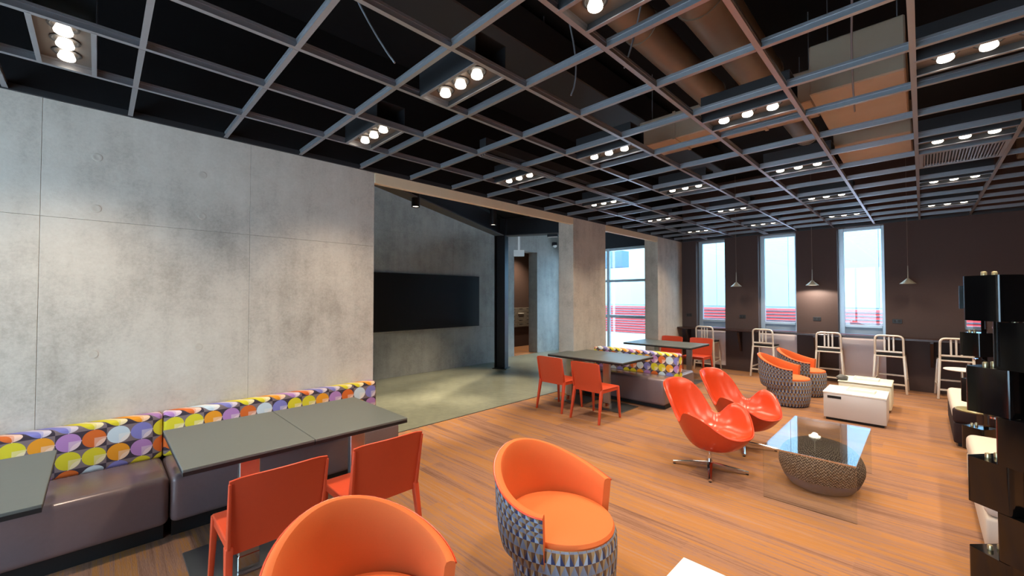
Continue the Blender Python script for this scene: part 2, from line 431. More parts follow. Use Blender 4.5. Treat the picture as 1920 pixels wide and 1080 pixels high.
bx(bm, -10.1, -9.8, 7.2, 12, 0, 3.4); bx(bm, -9.8, DX - .35, 7.2, 7.35, 0, 3.4); bx(bm, -9.8, DX - .35, 11.85, 12, 0, 3.4); bx(bm, -10.1, DX - .35, 7.2, 12, 3.4, 3.5)
bx(bm, DX - .5, DX - .36, 10.6, 12, 0, 3.4)
struct('wall_mailroom', bm, 'brown_wall', 'dark red brown walls of the mail room')
struct('ceiling_lobby', box(DX - .4, XB, -3, YW + .3, 4.7, 4.85), 'deck', 'black ceiling above the lobby')
struct('wall_lobby_end', box(DX, XB, -3.2, -3, 0, 4.7), 'concrete_lobby', 'concrete end wall of the lobby out of view')
# curtain wall
cw = sempty('window_10', 'glazed lobby wall seen through the second opening')
CY = YW + .1
for x in (-8.2, -6.5, -4.68):
    obj('mullion', box(x - .04, x + .04, CY, CY + .08, 0, 3.1), 'aluminium_frame', cw)
for i, (xa, xb) in enumerate(((-8.16, -6.54), (-6.46, -4.72))):
    for z in (.05, 1.13, 2.15, 3.06):
        obj('transom', box(xa, xb, CY + .01, CY + .07, z - .035, z + .035), 'aluminium_frame', cw)
    for z0, z1 in ((.085, 1.095), (1.165, 2.115), (2.185, 3.025)):
        obj('pane', box(xa, xb, CY + .035, CY + .045, z0, z1), 'window_glass', cw)
struct('wall_lobby_window', box(DX, XB, CY, CY + .2, 3.1, 4.7), 'black_steel', 'dark band above the lobby glazing')

# ------------------------------------------------------------------ outdoors
struct('ground_outside', box(-30, 20, YW + .3, 40, -.2, -.03), 'concrete_outside', 'pale concrete paving outside the windows')
FY = 17.9
fac = thing('neighbour_building', 'white panelled building with red louvred base outside the windows', 'building', (0, FY, 0))
obj('wall', box(-26, 14, .12, .5, -.05, 9), 'facade_joint', fac)
for i in range(16):
    for z0, z1 in ((1.32, 5.2), (5.2, 8.8)):
        obj('panel', box(-26 + i * 2.5 + .006, -26 + (i + 1) * 2.5 - .006, .06, .12, z0 + .006, z1 - .006), 'facade_white', fac)
obj('louver_backing', box(-26, 14, .10, .12, -.03, 1.32), 'facade_white', fac)
lv = None
for i in range(11):
    if lv is None:
        bm = bmesh.new()
        ring_loft(bm, [[(x, .0, 0), (x, .1, .055), (x, .1, .075), (x, 0, .02)] for x in (-26, 14)]); lv = obj('louver', bm, 'red_louver', fac); o = lv
    else: o = lv.copy(); C.objects.link(o)
    o.location = (0, 0, .0 + i * .118)
cn = thing('entrance_canopy', 'blue grey canopy box outside the lobby glazing', 'canopy', (-10.6, 14, 2.83))
obj('fascia', box(-2.6, 2.55, 0, .5, 0, .62), 'canopy_blue', cn)
obj('post', box(-1.2, -1.0, .15, .35, -2.86, 0), 'canopy_blue', cn)

# ------------------------------------------------------------------ lobby steelwork and fittings
A0 = Vector((-7.12, 6.79)); dA = Vector((2.22, -4.29)).normalized(); dB = Vector((-dA.y, dA.x)); dB = dB if dB.x > 0 else -dB
ang = math.atan2(dA.y, dA.x)
sc_ = thing('steel_column', 'black steel H-section column standing on the lobby floor', 'column', (A0.x, A0.y, 0), ang)
obj('flange', box(-.13, .13, -.13, -.115, .012, 3.56), 'black_steel', sc_); obj('flange', box(-.13, .13, .115, .13, .012, 3.56), 'black_steel', sc_)
obj('web', box(-.006, .006, -.115, .115, .012, 3.56), 'black_steel', sc_); obj('base_plate', box(-.17, .17, -.17, .17, 0, .012), 'black_steel', sc_)
def ibeam(name, label, a, d, L, z0, dep=.42):
    th = thing(name, label, 'beam', (a.x, a.y, z0), math.atan2(d.y, d.x))
    obj('bottom_flange', box(.14, L, -.11, .11, 0, .02), 'beam_flange', th); obj('top_flange', box(.14, L, -.11, .11, dep - .02, dep), 'black_steel', th)
    obj('web', box(.14, L, -.006, .006, .02, dep - .02), 'black_steel', th); return th
ibeam('steel_beam', 'long dark steel beam crossing the lobby towards the concrete wall', A0, dA, 4.95, 3.13)
ibeam('steel_beam', 'short dark steel beam running from the column towards the second opening', A0, dB, 2.72, 3.13)
bm = bmesh.new(); pa = A0 + dA * 5.1; pb = A0 + dB * 2.75
ring_loft(bm, [[(A0.x - .1, A0.y + .1, z), (pa.x, max(pa.y, 2.0), z), (XB, 2.2, z), (XB, pb.y, z)] for z in (3.56, 3.66)])
struct('ceiling_mezzanine', bm, 'black_steel', 'black deck carried by the lobby beams')
def spot(name, par, loc, watt, ang=1.7, blend=.9, col=(1, .80, .56), rad=.06):
    l = bpy.data.lights.new(name, 'SPOT'); l.energy = watt; l.spot_size = ang; l.spot_blend = blend; l.color = col; l.shadow_soft_size = rad
    o = bpy.data.objects.new(name, l); C.objects.link(o); o.parent = par; o.location = loc; return o
for (x, y, zb, zt, lab, wt) in ((-5.22, 3.25, 3.0, 3.56, 'black cylinder pendant downlight nearer the grey concrete wall edge', LOBBY_W), (-5.62, 5.15, 3.02, 3.56, 'black cylinder pendant downlight just left of the steel column', LOBBY_W),
                           (-6.3, 4.9, 4.1, 4.7, 'high lobby cylinder downlight above the black screen', LOBBY_W * 1.5), (-6.9, 1.8, 4.1, 4.7, 'high lobby cylinder downlight hidden behind the concrete wall', LOBBY_W), (-6.7, 8.9, 4.1, 4.7, 'high lobby cylinder downlight before the mail room doorway', LOBBY_W * 1.2)):
    th = thing('cylinder_downlight', lab, 'ceiling light', (x, y, zb), 0, 'black cylinder lights of the lobby')
    bm = bmesh.new(); lathe(bm, [(.048, .02), (.055, 0), (.06, 0), (.06, zt - zb)], 24); obj('housing', bm, 'black_steel', th, True)
    bm = bmesh.new(); lathe(bm, [(.045, .012), (.045, .018)], 20); obj('lens', bm, 'lamp_glow', th)
    spot('lamp', th, (0, 0, -.02), wt, 1.0, .7, (1, .84, .60), .04)
tv = thing('wall_screen', 'wide black display screen on the concrete lobby wall', 'screen', (LX, 5.02, .97))
obj('bezel', box(.005, .06, -1.70, 1.70, 0, 1.225, bev=.006, seg=1), 'screen_bezel', tv); obj('display', box(.06, .064, -1.685, 1.685, .015, 1.21), 'black_screen', tv)
ex = thing('exit_sign', 'white exit sign box hanging at the mail room doorway', 'sign', (-8.05, 8.36, 2.83), .7854)
obj('housing', box(-.15, .15, -.03, .03, 0, .18, bev=.008), 'exit_housing', ex); obj('bracket', box(-.03, .03, -.02, .02, .18, 1.87), 'exit_housing', ex)
wlgt = thing('wall_light', 'small black and white wall light beside the mail room doorway', 'wall light', (DX, 10.18, 3.30))
bm = bmesh.new(); bx(bm, .0, .12, -.07, .07, .0, .12, bev=.02); obj('housing', bm, 'black_steel', wlgt, True)
bm = bmesh.new(); lathe(bm, [(.02, -.05), (.055, -.03), (.07, .0), (.07, .02)], 20); obj('diffuser', bm, 'exit_housing', wlgt, True, (.08, 0, 0))
bl = thing('beam_light', 'small box light fixed under the short lobby beam', 'ceiling light', tuple((A0 + dB * 1.25).to_3d() + Vector((0, 0, 3.07))), math.atan2(dB.y, dB.x))
obj('housing', box(-.12, .12, -.05, .05, 0, .06), 'black_steel', bl); obj('lens', box(-.11, .11, -.045, .045, -.004, 0), 'exit_housing', bl)
mb = thing('mailbox_unit', 'bank of grey metal mailboxes on the mail room wall', 'mailbox', (-9.8, 10.40, .66))
obj('body', box(.003, .05, -.75, .75, 0, .66), 'mail_metal', mb)
for i in range(4):
    for j in range(5):
        y0 = -.74 + i * .37; z0 = .012 + j * .129
        d = obj('mailbox_door', box(.05, .062, y0 + .008, y0 + .362, z0 + .006, z0 + .123, bev=.003, seg=1), 'mail_metal', mb)
        if (i, j) != (1, 3): obj('name_slot', box(.062, .065, y0 + .10, y0 + .26, z0 + .085, z0 + .1), 'outlet_plate', d)
        else: obj('letter', box(.062, .09, y0 + .04, y0 + .30, z0 + .055, z0 + .075), 'exit_housing', d)
md = thing('mailroom_downlight', 'recessed ceiling light inside the mail room', 'ceiling light', (-9.2, 9.9, 3.39))
bm = bmesh.new(); lathe(bm, [(.06, .0), (.08, .0), (.08, .01)], 20); obj('trim_ring', bm, 'exit_housing', md)
spot('lamp', md, (0, 0, -.03), 260, 2.0)

# ------------------------------------------------------------------ triple downlights in the grid
def make_unit(label, loc):
    th = thing('triple_downlight', label, 'ceiling light', loc, 0, 'triple downlight units in the ceiling grid')
    hx = G / 2 - .004; hy = .125
    bm = bmesh.new(); bx(bm, -hx, hx, -hy, -hy + .022, 0, .004); bx(bm, -hx, hx, hy - .022, hy, 0, .004); obj('frame', bm, 'tee_metal', th)
    bm = bmesh.new(); bx(bm, -hx, hx, -hy, -hy + .004, .004, .2); bx(bm, -hx, hx, hy - .004, hy, .004, .2); bx(bm, -hx, hx, -hy, hy, .2, .205); obj('housing', bm, 'dark_housing', th)
    obj('plate', box(-hx, hx, -hy + .004, hy - .004, .05, .054), 'fixture_plate', th)
    for i in (-1, 0, 1):
        bm = bmesh.new(); lathe(bm, [(.046, .050), (.052, .044), (.062, .044), (.062, .05)], 20); rg = obj('lamp_ring', bm, 'dark_housing', th, True, (i * .168, 0, 0))
        bm = bmesh.new(); lathe(bm, [(.012, .006), (.030, .007), (.036, .012), (.038, .022), (.028, .05)], 20); obj('bulb', bm, 'lamp_glow', rg, True)
    spot('lamp', th, (0, 0, -.012), SPOT_W, 2.1, 1.0, (1, .83, .63), .09)
    return th
rows = [(12, 'first row from the window wall'), (9, 'second row from the window wall'), (6, 'third row from the window wall'), (3, 'fourth row from the window wall'), (0, 'fifth row from the window wall'), (-3, 'sixth row from the window wall')]
cols = [(-6, 'nearest the concrete wall'), (-4, 'second from the concrete wall'), (-2, 'third from the concrete wall'), (0, 'fourth from the concrete wall'), (2, 'fifth from the concrete wall'), (5, 'sixth from the concrete wall')]
unit0 = None
for rj, rn in rows:
    for ck, cn_ in cols:
        if rj == -3 and ck != -6: continue
        lab = 'triple ceiling downlight in the %s, %s' % (rn, cn_)
        loc = (GX + (ck + .5) * G, GY + (rj + .5) * G, CZ)
        if unit0 is None: unit0 = make_unit(lab, loc)
        else: dup(unit0, loc, 0, lab)
# linear diffusers and return grille
def diffuser(label, x, y0, y1):
    th = thing('linear_diffuser', label, 'air vent', (x, y0, CZ))
    for i in range(3): obj('blade', box(.022 + i * .032, .034 + i * .032, 0, y1 - y0, -.016, -.001), 'tee_metal', th)
    obj('plenum_box', box(.02, .112, 0, y1 - y0, .056, .15), 'dark_housing', th)
diffuser('long slotted air diffuser near the concrete wall opening', GX - 5 * G, GY + 2 * G + .02, GY + 7 * G - .02)
diffuser('slotted air diffuser near the first tall window', GX - 4 * G, GY + 13 * G + .02, GY + 14.6 * G)
gr = thing('return_grille', 'square louvred return air grille right of the main ceiling bar', 'air vent', (GX + .5 * G, GY + 7.5 * G, CZ))
h_ = G / 2 - .015
bm = bmesh.new(); bx(bm, -h_, h_, -h_, -h_ + .03, 0, .02); bx(bm, -h_, h_, h_ - .03, h_, 0, .02); bx(bm, -h_, -h_ + .03, -h_ + .03, h_ - .03, 0, .02); bx(bm, h_ - .03, h_, -h_ + .03, h_ - .03, 0, .02); obj('frame', bm, 'tee_metal', gr)
obj('backing', box(-h_, h_, -h_, h_, .03, .12), 'dark_housing', gr); sl = None
for i in range(24):
    if sl is None: sl = obj('slat', box(-.005, .005, -h_ + .03, h_ - .03, .004, .02), 'tee_metal', gr); o = sl
    else: o = sl.copy(); C.objects.link(o)
    o.location = (-h_ + .04 + i * (2 * h_ - .08) / 23, 0, 0)

# ------------------------------------------------------------------ ducts above the grid
def rduct(label, x, y0, y1, z, r, mat='duct'):
    th = thing('round_duct', label, 'duct', (x, y0, z))
    bm = bmesh.new(); tube(bm, [(0, 0, 0), (0, y1 - y0, 0)], r, 24); obj('pipe', bm, mat, th, True)
    n = max(1, int((y1 - y0) / 1.2))
    for i in range(n + 1):
        bm = bmesh.new(); yy = (y1 - y0) * i / n; tube(bm, [(0, yy - .015, 0), (0, yy + .015, 0)], r + .008, 24); obj('joint_ring', bm, mat, th, True)
    bm = bmesh.new(); bx(bm, -.004, .004, .5, .51, r, TOPZ - z); obj('hanger_rod', bm, 'tee_metal', th)
rduct('left one of two parallel brown round ducts', -1.47, -1.5, 4.3, 3.72, .13)
rduct('right one of two parallel brown round ducts', -1.02, -1.5, 4.25, 3.72, .17)
rduct('short round duct beyond the fourth row downlights', -.95, 5.05, 5.9, 3.62, .12)
rduct('dark round duct near the top right of the ceiling', .35, -1.0, 3.3, 3.95, .2)
def rect(label, x0, x1, y0, y1, z0, z1, mat='duct_wrap', seams=()):
    th = thing('rectangular_duct', label, 'duct', ((x0 + x1) / 2, (y0 + y1) / 2, z0))
    hx, hy = (x1 - x0) / 2, (y1 - y0) / 2
    obj('sheet', box(-hx, hx, -hy, hy, 0, z1 - z0, bev=.01, seg=1), mat, th)
    for s in seams: obj('seam', box(-hx + s, -hx + s + .03, -hy - .008, hy + .008, -.008, z1 - z0 + .008), mat, th)
    for q in (-hx + .05, hx - .058): obj('hanger_rod', box(q, q + .008, -.004, .004, z1 - z0, TOPZ - z0), 'tee_metal', th)
rect('long flat duct crossing between the fourth row downlights', -2.35, -.68, 4.5, 4.95, 3.45, 3.75, 'duct_wrap', (.4, .8, 1.2))
rect('broad tan duct left of the main ceiling bar', -.62, -.06, 4.0, 5.1, 3.30, 3.7)
rect('pale square duct before the return grille', -.65, -.05, 5.5, 6.5, 3.28, 3.6)
rect('long trunk duct above the right side of the ceiling', .9, 1.5, -1, 8.5, 3.5, 3.95, 'duct', (.2,))
rect('dark beam casing above the left ceiling cells', -3.0, -2.5, -2, 8, 3.95, 4.3, 'dark_housing')
rect('tan duct box at the top right corner', .55, .88, 2.2, 3.2, 3.45, 3.7)
wires = [((-2.25, 1.25, 3.11), (-2.5, 1.1, 3.5), (-2.7, .9, 4.3), 'curled grey cable rising by the near left ceiling cells'), ((-1.75, 2.35, 3.12), (-1.7, 2.5, 3.4), (-1.95, 2.3, 4.3), 'thin cable loop in the middle ceiling cells'), ((-1.3, 2.3, 3.12), (-1.2, 2.4, 3.5), (-1.25, 2.6, 4.3), 'short cable beside the round ducts'), ((-.35, 4.1, 3.12), (-.3, 3.0, 3.6), (-.1, 2.4, 4.3), 'long slack cable crossing the tan duct')]
for a, b, c, lab in wires:
    a, b, c = Vector(a), Vector(b), Vector(c); bm = bmesh.new()
    tube(bm, [a * (1 - s) ** 2 + b * 2 * s * (1 - s) + c * s * s for s in [i / 10 for i in range(11)]], .006, 6)
    tag(obj('ceiling_cable', bm, 'wire_grey', None, True), lab, 'cable')

# ------------------------------------------------------------------ counter, stools, pendants along the windows
ctr = thing('window_counter', 'long dark brown counter shelf running under the windows', 'counter', (0, 0, 0))
obj('top', box(XL + .004, XR, YW - .33, YW - .014, .915, .955, bev=.004, seg=1), 'dark_counter', ctr)
for x in (-4.1, -2.95, -1.55, .1, 1.6, 3.2):
    bm = bmesh.new(); ring_loft(bm, [[(x + dx, YW - .014, .915), (x + dx, YW - .26, .915), (x + dx, YW - .26, .88), (x + dx, YW - .07, .45), (x + dx, YW - .014, .45)] for dx in (-.02, .02)]); obj('bracket', bm, 'dark_counter', ctr)
def make_stool(label, loc, rz):
    th = thing('bar_stool', label, 'stool', loc, rz, 'aluminium stools along the window counter')
    m = 'stool_metal'
    for s in (-1, 1):
        bm = bmesh.new(); taper(bm, (-.27, s * .225, 0), (-.205, s * .19, .655), .032, .032, .034, .034, .006); obj('leg', bm, m, th, True)
        bm = bmesh.new(); taper(bm, (.21, s * .215, 0), (.16, s * .18, .62), .03, .03, .032, .032, .006); obj('leg', bm, m, th, True)
        bm = bmesh.new(); bx(bm, -.24, .195, s * .208 - .009, s * .208 + .009, .19, .215); obj('stretcher', bm, m, th)
    bm = bmesh.new(); bx(bm, -.262, -.238, -.21, .21, .14, .165); obj('stretcher', bm, m, th)
    bm = bmesh.new(); bx(bm, .185, .21, -.21, .21, .24, .265); obj('stretcher', bm, m, th)
    bm = bmesh.new(); tube(bm, arc([(-.205, -.19, .64), (-.232, -.185, 1.0), (-.232, .185, 1.0), (-.205, .19, .64)], .075, 6), .017, 10); obj('back_frame', bm, m, th, True)
    obj('back_rail', box(-.225, -.205, -.175, .175, .70, .73, bev=.005), m, th)
    for y in (-.06, 0, .06):
        obj('back_slat', box(-.226, -.212, y - .013, y + .013, .73, .985, bev=.004, seg=1), m, th)
    obj('seat', box(-.205, .205, -.195, .195, .615, .645, bev=.012), m, th); obj('seat_pad', box(-.195, .2, -.188, .188, .645, .672, bev=.012), 'black_rubber', th)
    return th
sx = [(-3.60, 'aluminium counter stool nearest the concrete wall corner'), (-2.40, 'aluminium counter stool between the first and second tall windows'), (-1.31, 'aluminium counter stool beneath the lit pendant'), (-.43, 'aluminium counter stool below the third tall window'), (.36, 'aluminium counter stool nearest the black panel tower')]
st0 = make_stool(sx[0][1], (sx[0][0], YW - .24, 0), PI / 2)
for i, (x, l) in enumerate(sx[1:]): dup(st0, (x, YW - .24, 0), PI / 2 + (-.06, .05, -.04, .08)[i], l)
for x, lab, lit in ((-2.95, 'unlit cone pendant between the first and second tall windows', 0), (-1.56, 'lit cone pendant between the second and third tall windows', 1), (-.18, 'unlit cone pendant right of the third tall window', 0)):
    th = thing('cone_pendant', lab, 'pendant lamp', (x, YW - .33, 1.92), 0, 'cone pendants above the window counter')
    bm = bmesh.new(); lathe(bm, [(.012, .10), (.016, .098), (.04, .07), (.112, .002), (.110, 0), (.036, .062), (.01, .09)], 28); obj('shade', bm, 'pendant_shade', th, True)
    bm = bmesh.new(); tube(bm, [(0, 0, .095), (0, 0, .32)], .009, 10, .006); obj('stem', bm, 'pendant_shade', th, True)
    bm = bmesh.new(); tube(bm, [(0, 0, .32), (0, 0, TOPZ - 1.92)], .004, 6); obj('cable', bm, 'cable_black', th)
    bm = bmesh.new(); lathe(bm, [(.02, .002), (.098, .003), (.098, .008), (.02, .03)], 20); obj('diffuser', bm, 'lamp_glow' if lit else 'exit_housing', th, True)
    if lit: spot('lamp', th, (0, 0, -.005), 75, 2.8, .2, (1, .90, .76), .05)
for x, lab in ((-4.13, 'black wall socket in the corner by the concrete wall'), (-2.92, 'black wall socket between the first and second tall windows'), (-1.54, 'black wall socket in the light of the lit pendant'), (-.34, 'black wall socket right of the third tall window')):
    th = thing('wall_socket', lab, 'socket', (x, YW, 1.24), 0, 'wall sockets above the counter')
    obj('plate', box(-.065, .065, -.008, 0, -.04, .04, bev=.003, seg=1), 'outlet_plate', th)
    for s in (-1, 1): obj('outlet', box(s * .03 - .018, s * .03 + .018, -.011, -.008, -.025, .025), 'black_rubber', th)

# ------------------------------------------------------------------ banquettes
def seat_bm(x0, x1, y0, y1, z0, z1, b=.045): return box(x0, x1, y0, y1, z0, z1, bev=b, seg=5)
def banquette(label, y0, y1):
    th = thing('banquette', label, 'bench', (XL + .005, (y0 + y1) / 2, 0), PI / 2, 'banquettes along the concrete wall')
    L = (y1 - y0) / 2 - .002
    obj('plinth', box(-L + .02, L - .02, -.50, 0, 0, .125), 'plinth_black', th)
    obj('seat', seat_bm(-L, L, -.615, 0, .125, .455), 'bench_leather', th, True)
    obj('backrest', box(-L, L, -.125, 0, .45, .79, bev=.025, seg=3), 'circle_fabric', th, True)
banquette('near banquette section with circle print back against the concrete wall', -1.5, .37)
banquette('banquette section with circle print back ending at the wall opening', .37, 2.13)
db = thing('double_banquette', 'back to back banquette with shared circle print back beside the concrete column', 'bench', (-3.49, 6.45, 0))
L = .755
obj('plinth', box(-L + .03, L - .03, -.42, .56, 0, .06), 'plinth_black', db)
obj('seat', seat_bm(-L, L, -.50, -.09, .06, .455), 'bench_leather', db, True); obj('seat', seat_bm(-L, L, .12, .65, .06, .455), 'bench_leather', db, True)
obj('backrest', box(-L, L + .02, -.09, .12, .06, .79, bev=.03, seg=3), 'circle_fabric', db, True)

# ------------------------------------------------------------------ pedestal tables
def make_table(label, loc, rz):
    th = thing('pedestal_table', label, 'table', loc, rz, 'dark topped pedestal tables')
    tp = obj('table_top', box(-.345, .345, -.475, .475, .729, .745, bev=.002, seg=1), 'table_laminate', th)
    obj('edge_band', box(-.344, .344, -.474, .474, .708, .729), 'table_edge', th)
    obj('post', box(-.055, .055, -.36, -.31, .012, .708, bev=.004, seg=1), 'brushed_steel', th)
    obj('mount_plate', box(-.2, .2, -.4, .15, .700, .708), 'table_edge', th)
    obj('post_collar', box(-.06, .06, -.367, -.303, .012, .10, bev=.004, seg=1), 'chrome', th)
    obj('foot_plate', box(-.27, .27, -.40, .12, 0, .012, bev=.003, seg=1), 'base_plate', th)
    return th
tb0 = make_table('dark table cut off at the left edge of the photo', (-3.335, -.51, 0), PI / 2)
for loc, rz, lab in (((-3.345, .685, 0), PI / 2, 'dark table in front of the wall banquette, left of the joined pair'), ((-3.345, 1.378, 0), PI / 2, 'dark table in front of the wall banquette, nearest the wall opening'),
                     ((-3.385, 5.755, 0), 0, 'dark table at the double banquette, farther from the concrete column'), ((-4.078, 5.755, 0), 0, 'dark table at the double banquette, touching the concrete column side'),
                     ((-3.40, 8.22, 0), PI, 'dark table behind the double banquette, nearer the lounge'), ((-4.093, 8.22, 0), PI, 'dark table behind the double banquette, nearer the second opening')):
    dup(tb0, loc, rz, lab)

# ------------------------------------------------------------------ orange side chairs (local +X is forward)
def make_chair(label, loc, rz):
    th = thing('side_chair', label, 'chair', loc, rz, 'orange moulded side chairs'); m = 'orange_plastic'
    bm = bmesh.new(); n = 10; NZ = 9; front = []; back = []
    for i in range(NZ):
        s = i / (NZ - 1); z = .395 + s * .405; wdt = .222 + .012 * s
        r_ = []; rb = []
        for j in range(n + 1):
            q = j / n * 2 - 1; yy = q * wdt
            zz = z - (.012 * abs(q) ** 6 if i == NZ - 1 else 0) + (.01 * (1 - q * q) * s * 0)
            xx = -.195 - .075 * max(0, s - .1) - .022 * (1 - q * q) * s
            r_.append((xx, yy, zz)); rb.append((xx - .016, yy, zz))
        front.append(r_); back.append(list(reversed(rb)))
    ring_loft(bm, [a + b for a, b in zip(front, back)]); obj('backrest', bm, m, th, True)
    bm = bmesh.new(); bx(bm, -.20, .225, -.222, .222, .425, .447, bev=.009, seg=3)
    for v in bm.verts: v.co.z -= .014 * max(0, 1 - (v.co.y / .2) ** 2) * (1 if v.co.z > .43 else 0)
    obj('seat', bm, m, th, True)
    bm = bmesh.new()
    for s in (-1, 1): bx(bm, -.2, .2, s * .205 - .012, s * .205 + .012, .39, .43)
    bx(bm, .195, .219, -.2, .2, .395, .43); obj('seat_frame', bm, m, th)
    for s in (-1, 1):
        bm = bmesh.new(); taper(bm, (-.285, s * .238, 0), (-.205, s * .222, .44), .026, .026, .034, .05, .005); 
        obj('leg', bm, m, th, True)
        bm = bmesh.new(); taper(bm, (.235, s * .225, 0), (.205, s * .21, .44), .024, .026, .032, .046, .005); obj('leg', bm, m, th, True)
        bm = bmesh.new(); taper(bm, (-.208, s * .224, .43), (-.275, s * .232, .775), .016, .048, .012, .02, .003); obj('back_edge', bm, m, th, True)
    return th
ch0 = make_chair('orange chair at the wall tables, nearer the left edge of the photo', (-2.68, .70, 0), PI)
for loc, rz, lab in (((-2.67, 1.315, 0), PI, 'orange chair at the wall tables, nearer the wall opening'),
                     ((-3.955, 5.03, 0), PI / 2, 'orange chair with its back to the lobby, left of the pair at the double banquette'), ((-3.27, 4.97, 0), PI / 2 - .04, 'orange chair at the double banquette, right of the pair'),
                     ((-3.42, 8.98, 0), -PI / 2, 'orange chair facing the room beyond the far tables, right one'), ((-4.06, 8.98, 0), -PI / 2, 'orange chair half hidden behind the far tables, left one')):
    dup(ch0, loc, rz, lab)

# ------------------------------------------------------------------ tub armchairs (local +X is forward)
def make_tub(label, loc, rz):
    th = thing('tub_chair', label, 'armchair', loc, rz, 'orange tub chairs with triangle patterned shells')
    bm = bmesh.new(); lathe(bm, [(.255, .012), (.270, .03), (.290, .15), (.298, .28), (.296, .38), (.285, .405)], 44, .055, 0, .29); obj('base_drum', bm, 'triangle_fabric', th, True)
    bm = bmesh.new(); lathe(bm, [(.24, 0), (.24, .015)], 32, .055, 0); obj('glide', bm, 'plinth_black', th)
    bm = bmesh.new(); lathe(bm, [(.284, .40), (.288, .415), (.280, .432), (.24, .444), (.12, .450), (.02, .451)], 44, .027, 0, None, 1.095, 1.0); obj('seat_cushion', bm, 'orange_fabric', th, True)
    N = 44; A = math.radians(118)
    def top(a):
        q = abs(a) / A; s = q * q * (3 - 2 * q); return .775 - .185 * s
    angs = [-A + 2 * A * j / N for j in range(N + 1)]
    def P(a, r, z): return (-math.cos(a) * r, math.sin(a) * r, z)
    # outer shell (patterned)
    bm = bmesh.new(); prof = [(.292, .265), (.318, .29), (.336, .36), (.348, .46)]
    rings = [[P(a, r, z) for a in angs] for r, z in prof]
    for s in (.33, .66, 1.0): rings.append([P(a, .348 + .012 * s, .46 + (top(a) - .012 - .46) * s) for a in angs])
    zs = [.265, .29, .36, .46, .55, .64, .73]
    ring_loft(bm, rings, closed=False, uv=lambda i, j: (angs[j] * .345, zs[i])); obj('outer_shell', bm, 'triangle_fabric', th, True)
    # inner lining with rolled rim and arm ends
    bm = bmesh.new(); rings = []
    for s in (0, .35, .7, 1.0): rings.append([P(a, .296 + .018 * s, .405 + (top(a) - .02 - .405) * s) for a in angs])
    rings.append([P(a, .322, top(a) - .004) for a in angs]); rings.append([P(a, .338, top(a)) for a in angs]); rings.append([P(a, .353, top(a) - .004) for a in angs]); rings.append([P(a, .361, top(a) - .014) for a in angs])
    ring_loft(bm, rings, closed=False)
    bm.verts.ensure_lookup_table(); n1 = N + 1
    allv = list(bm.verts)
    for j in (0, N):
        a = angs[j]; inner = [allv[i * n1 + j] for i in range(len(rings))]
        outer = [bm.verts.new(P(a, r, z)) for r, z in ((.348, .46), (.336, .36), (.318, .29), (.296, .275))]
        f = bm.faces.new(inner + outer)
    obj('inner_back', bm, 'orange_fabric', th, True)
    bm = bmesh.new(); tube(bm, [P(a, .362, top(a) - .012) for a in angs], .0045, 6); obj('piping', bm, 'orange_leather', th, True)
    return th
tu0 = make_tub('orange tub chair closest to the viewer, cut by the bottom edge', (-1.57, .755, 0), 0)
for loc, rz, lab in (((-1.53, 1.90, 0), 0, 'orange tub chair in the middle foreground with blue grey triangle shell'), ((-1.58, 7.72, 0), .02, 'far tub chair in front, beside the white box tables'), ((-1.52, 8.70, 0), .02, 'far tub chair behind the other, nearest the counter')):
    dup(tu0, loc, rz, lab)

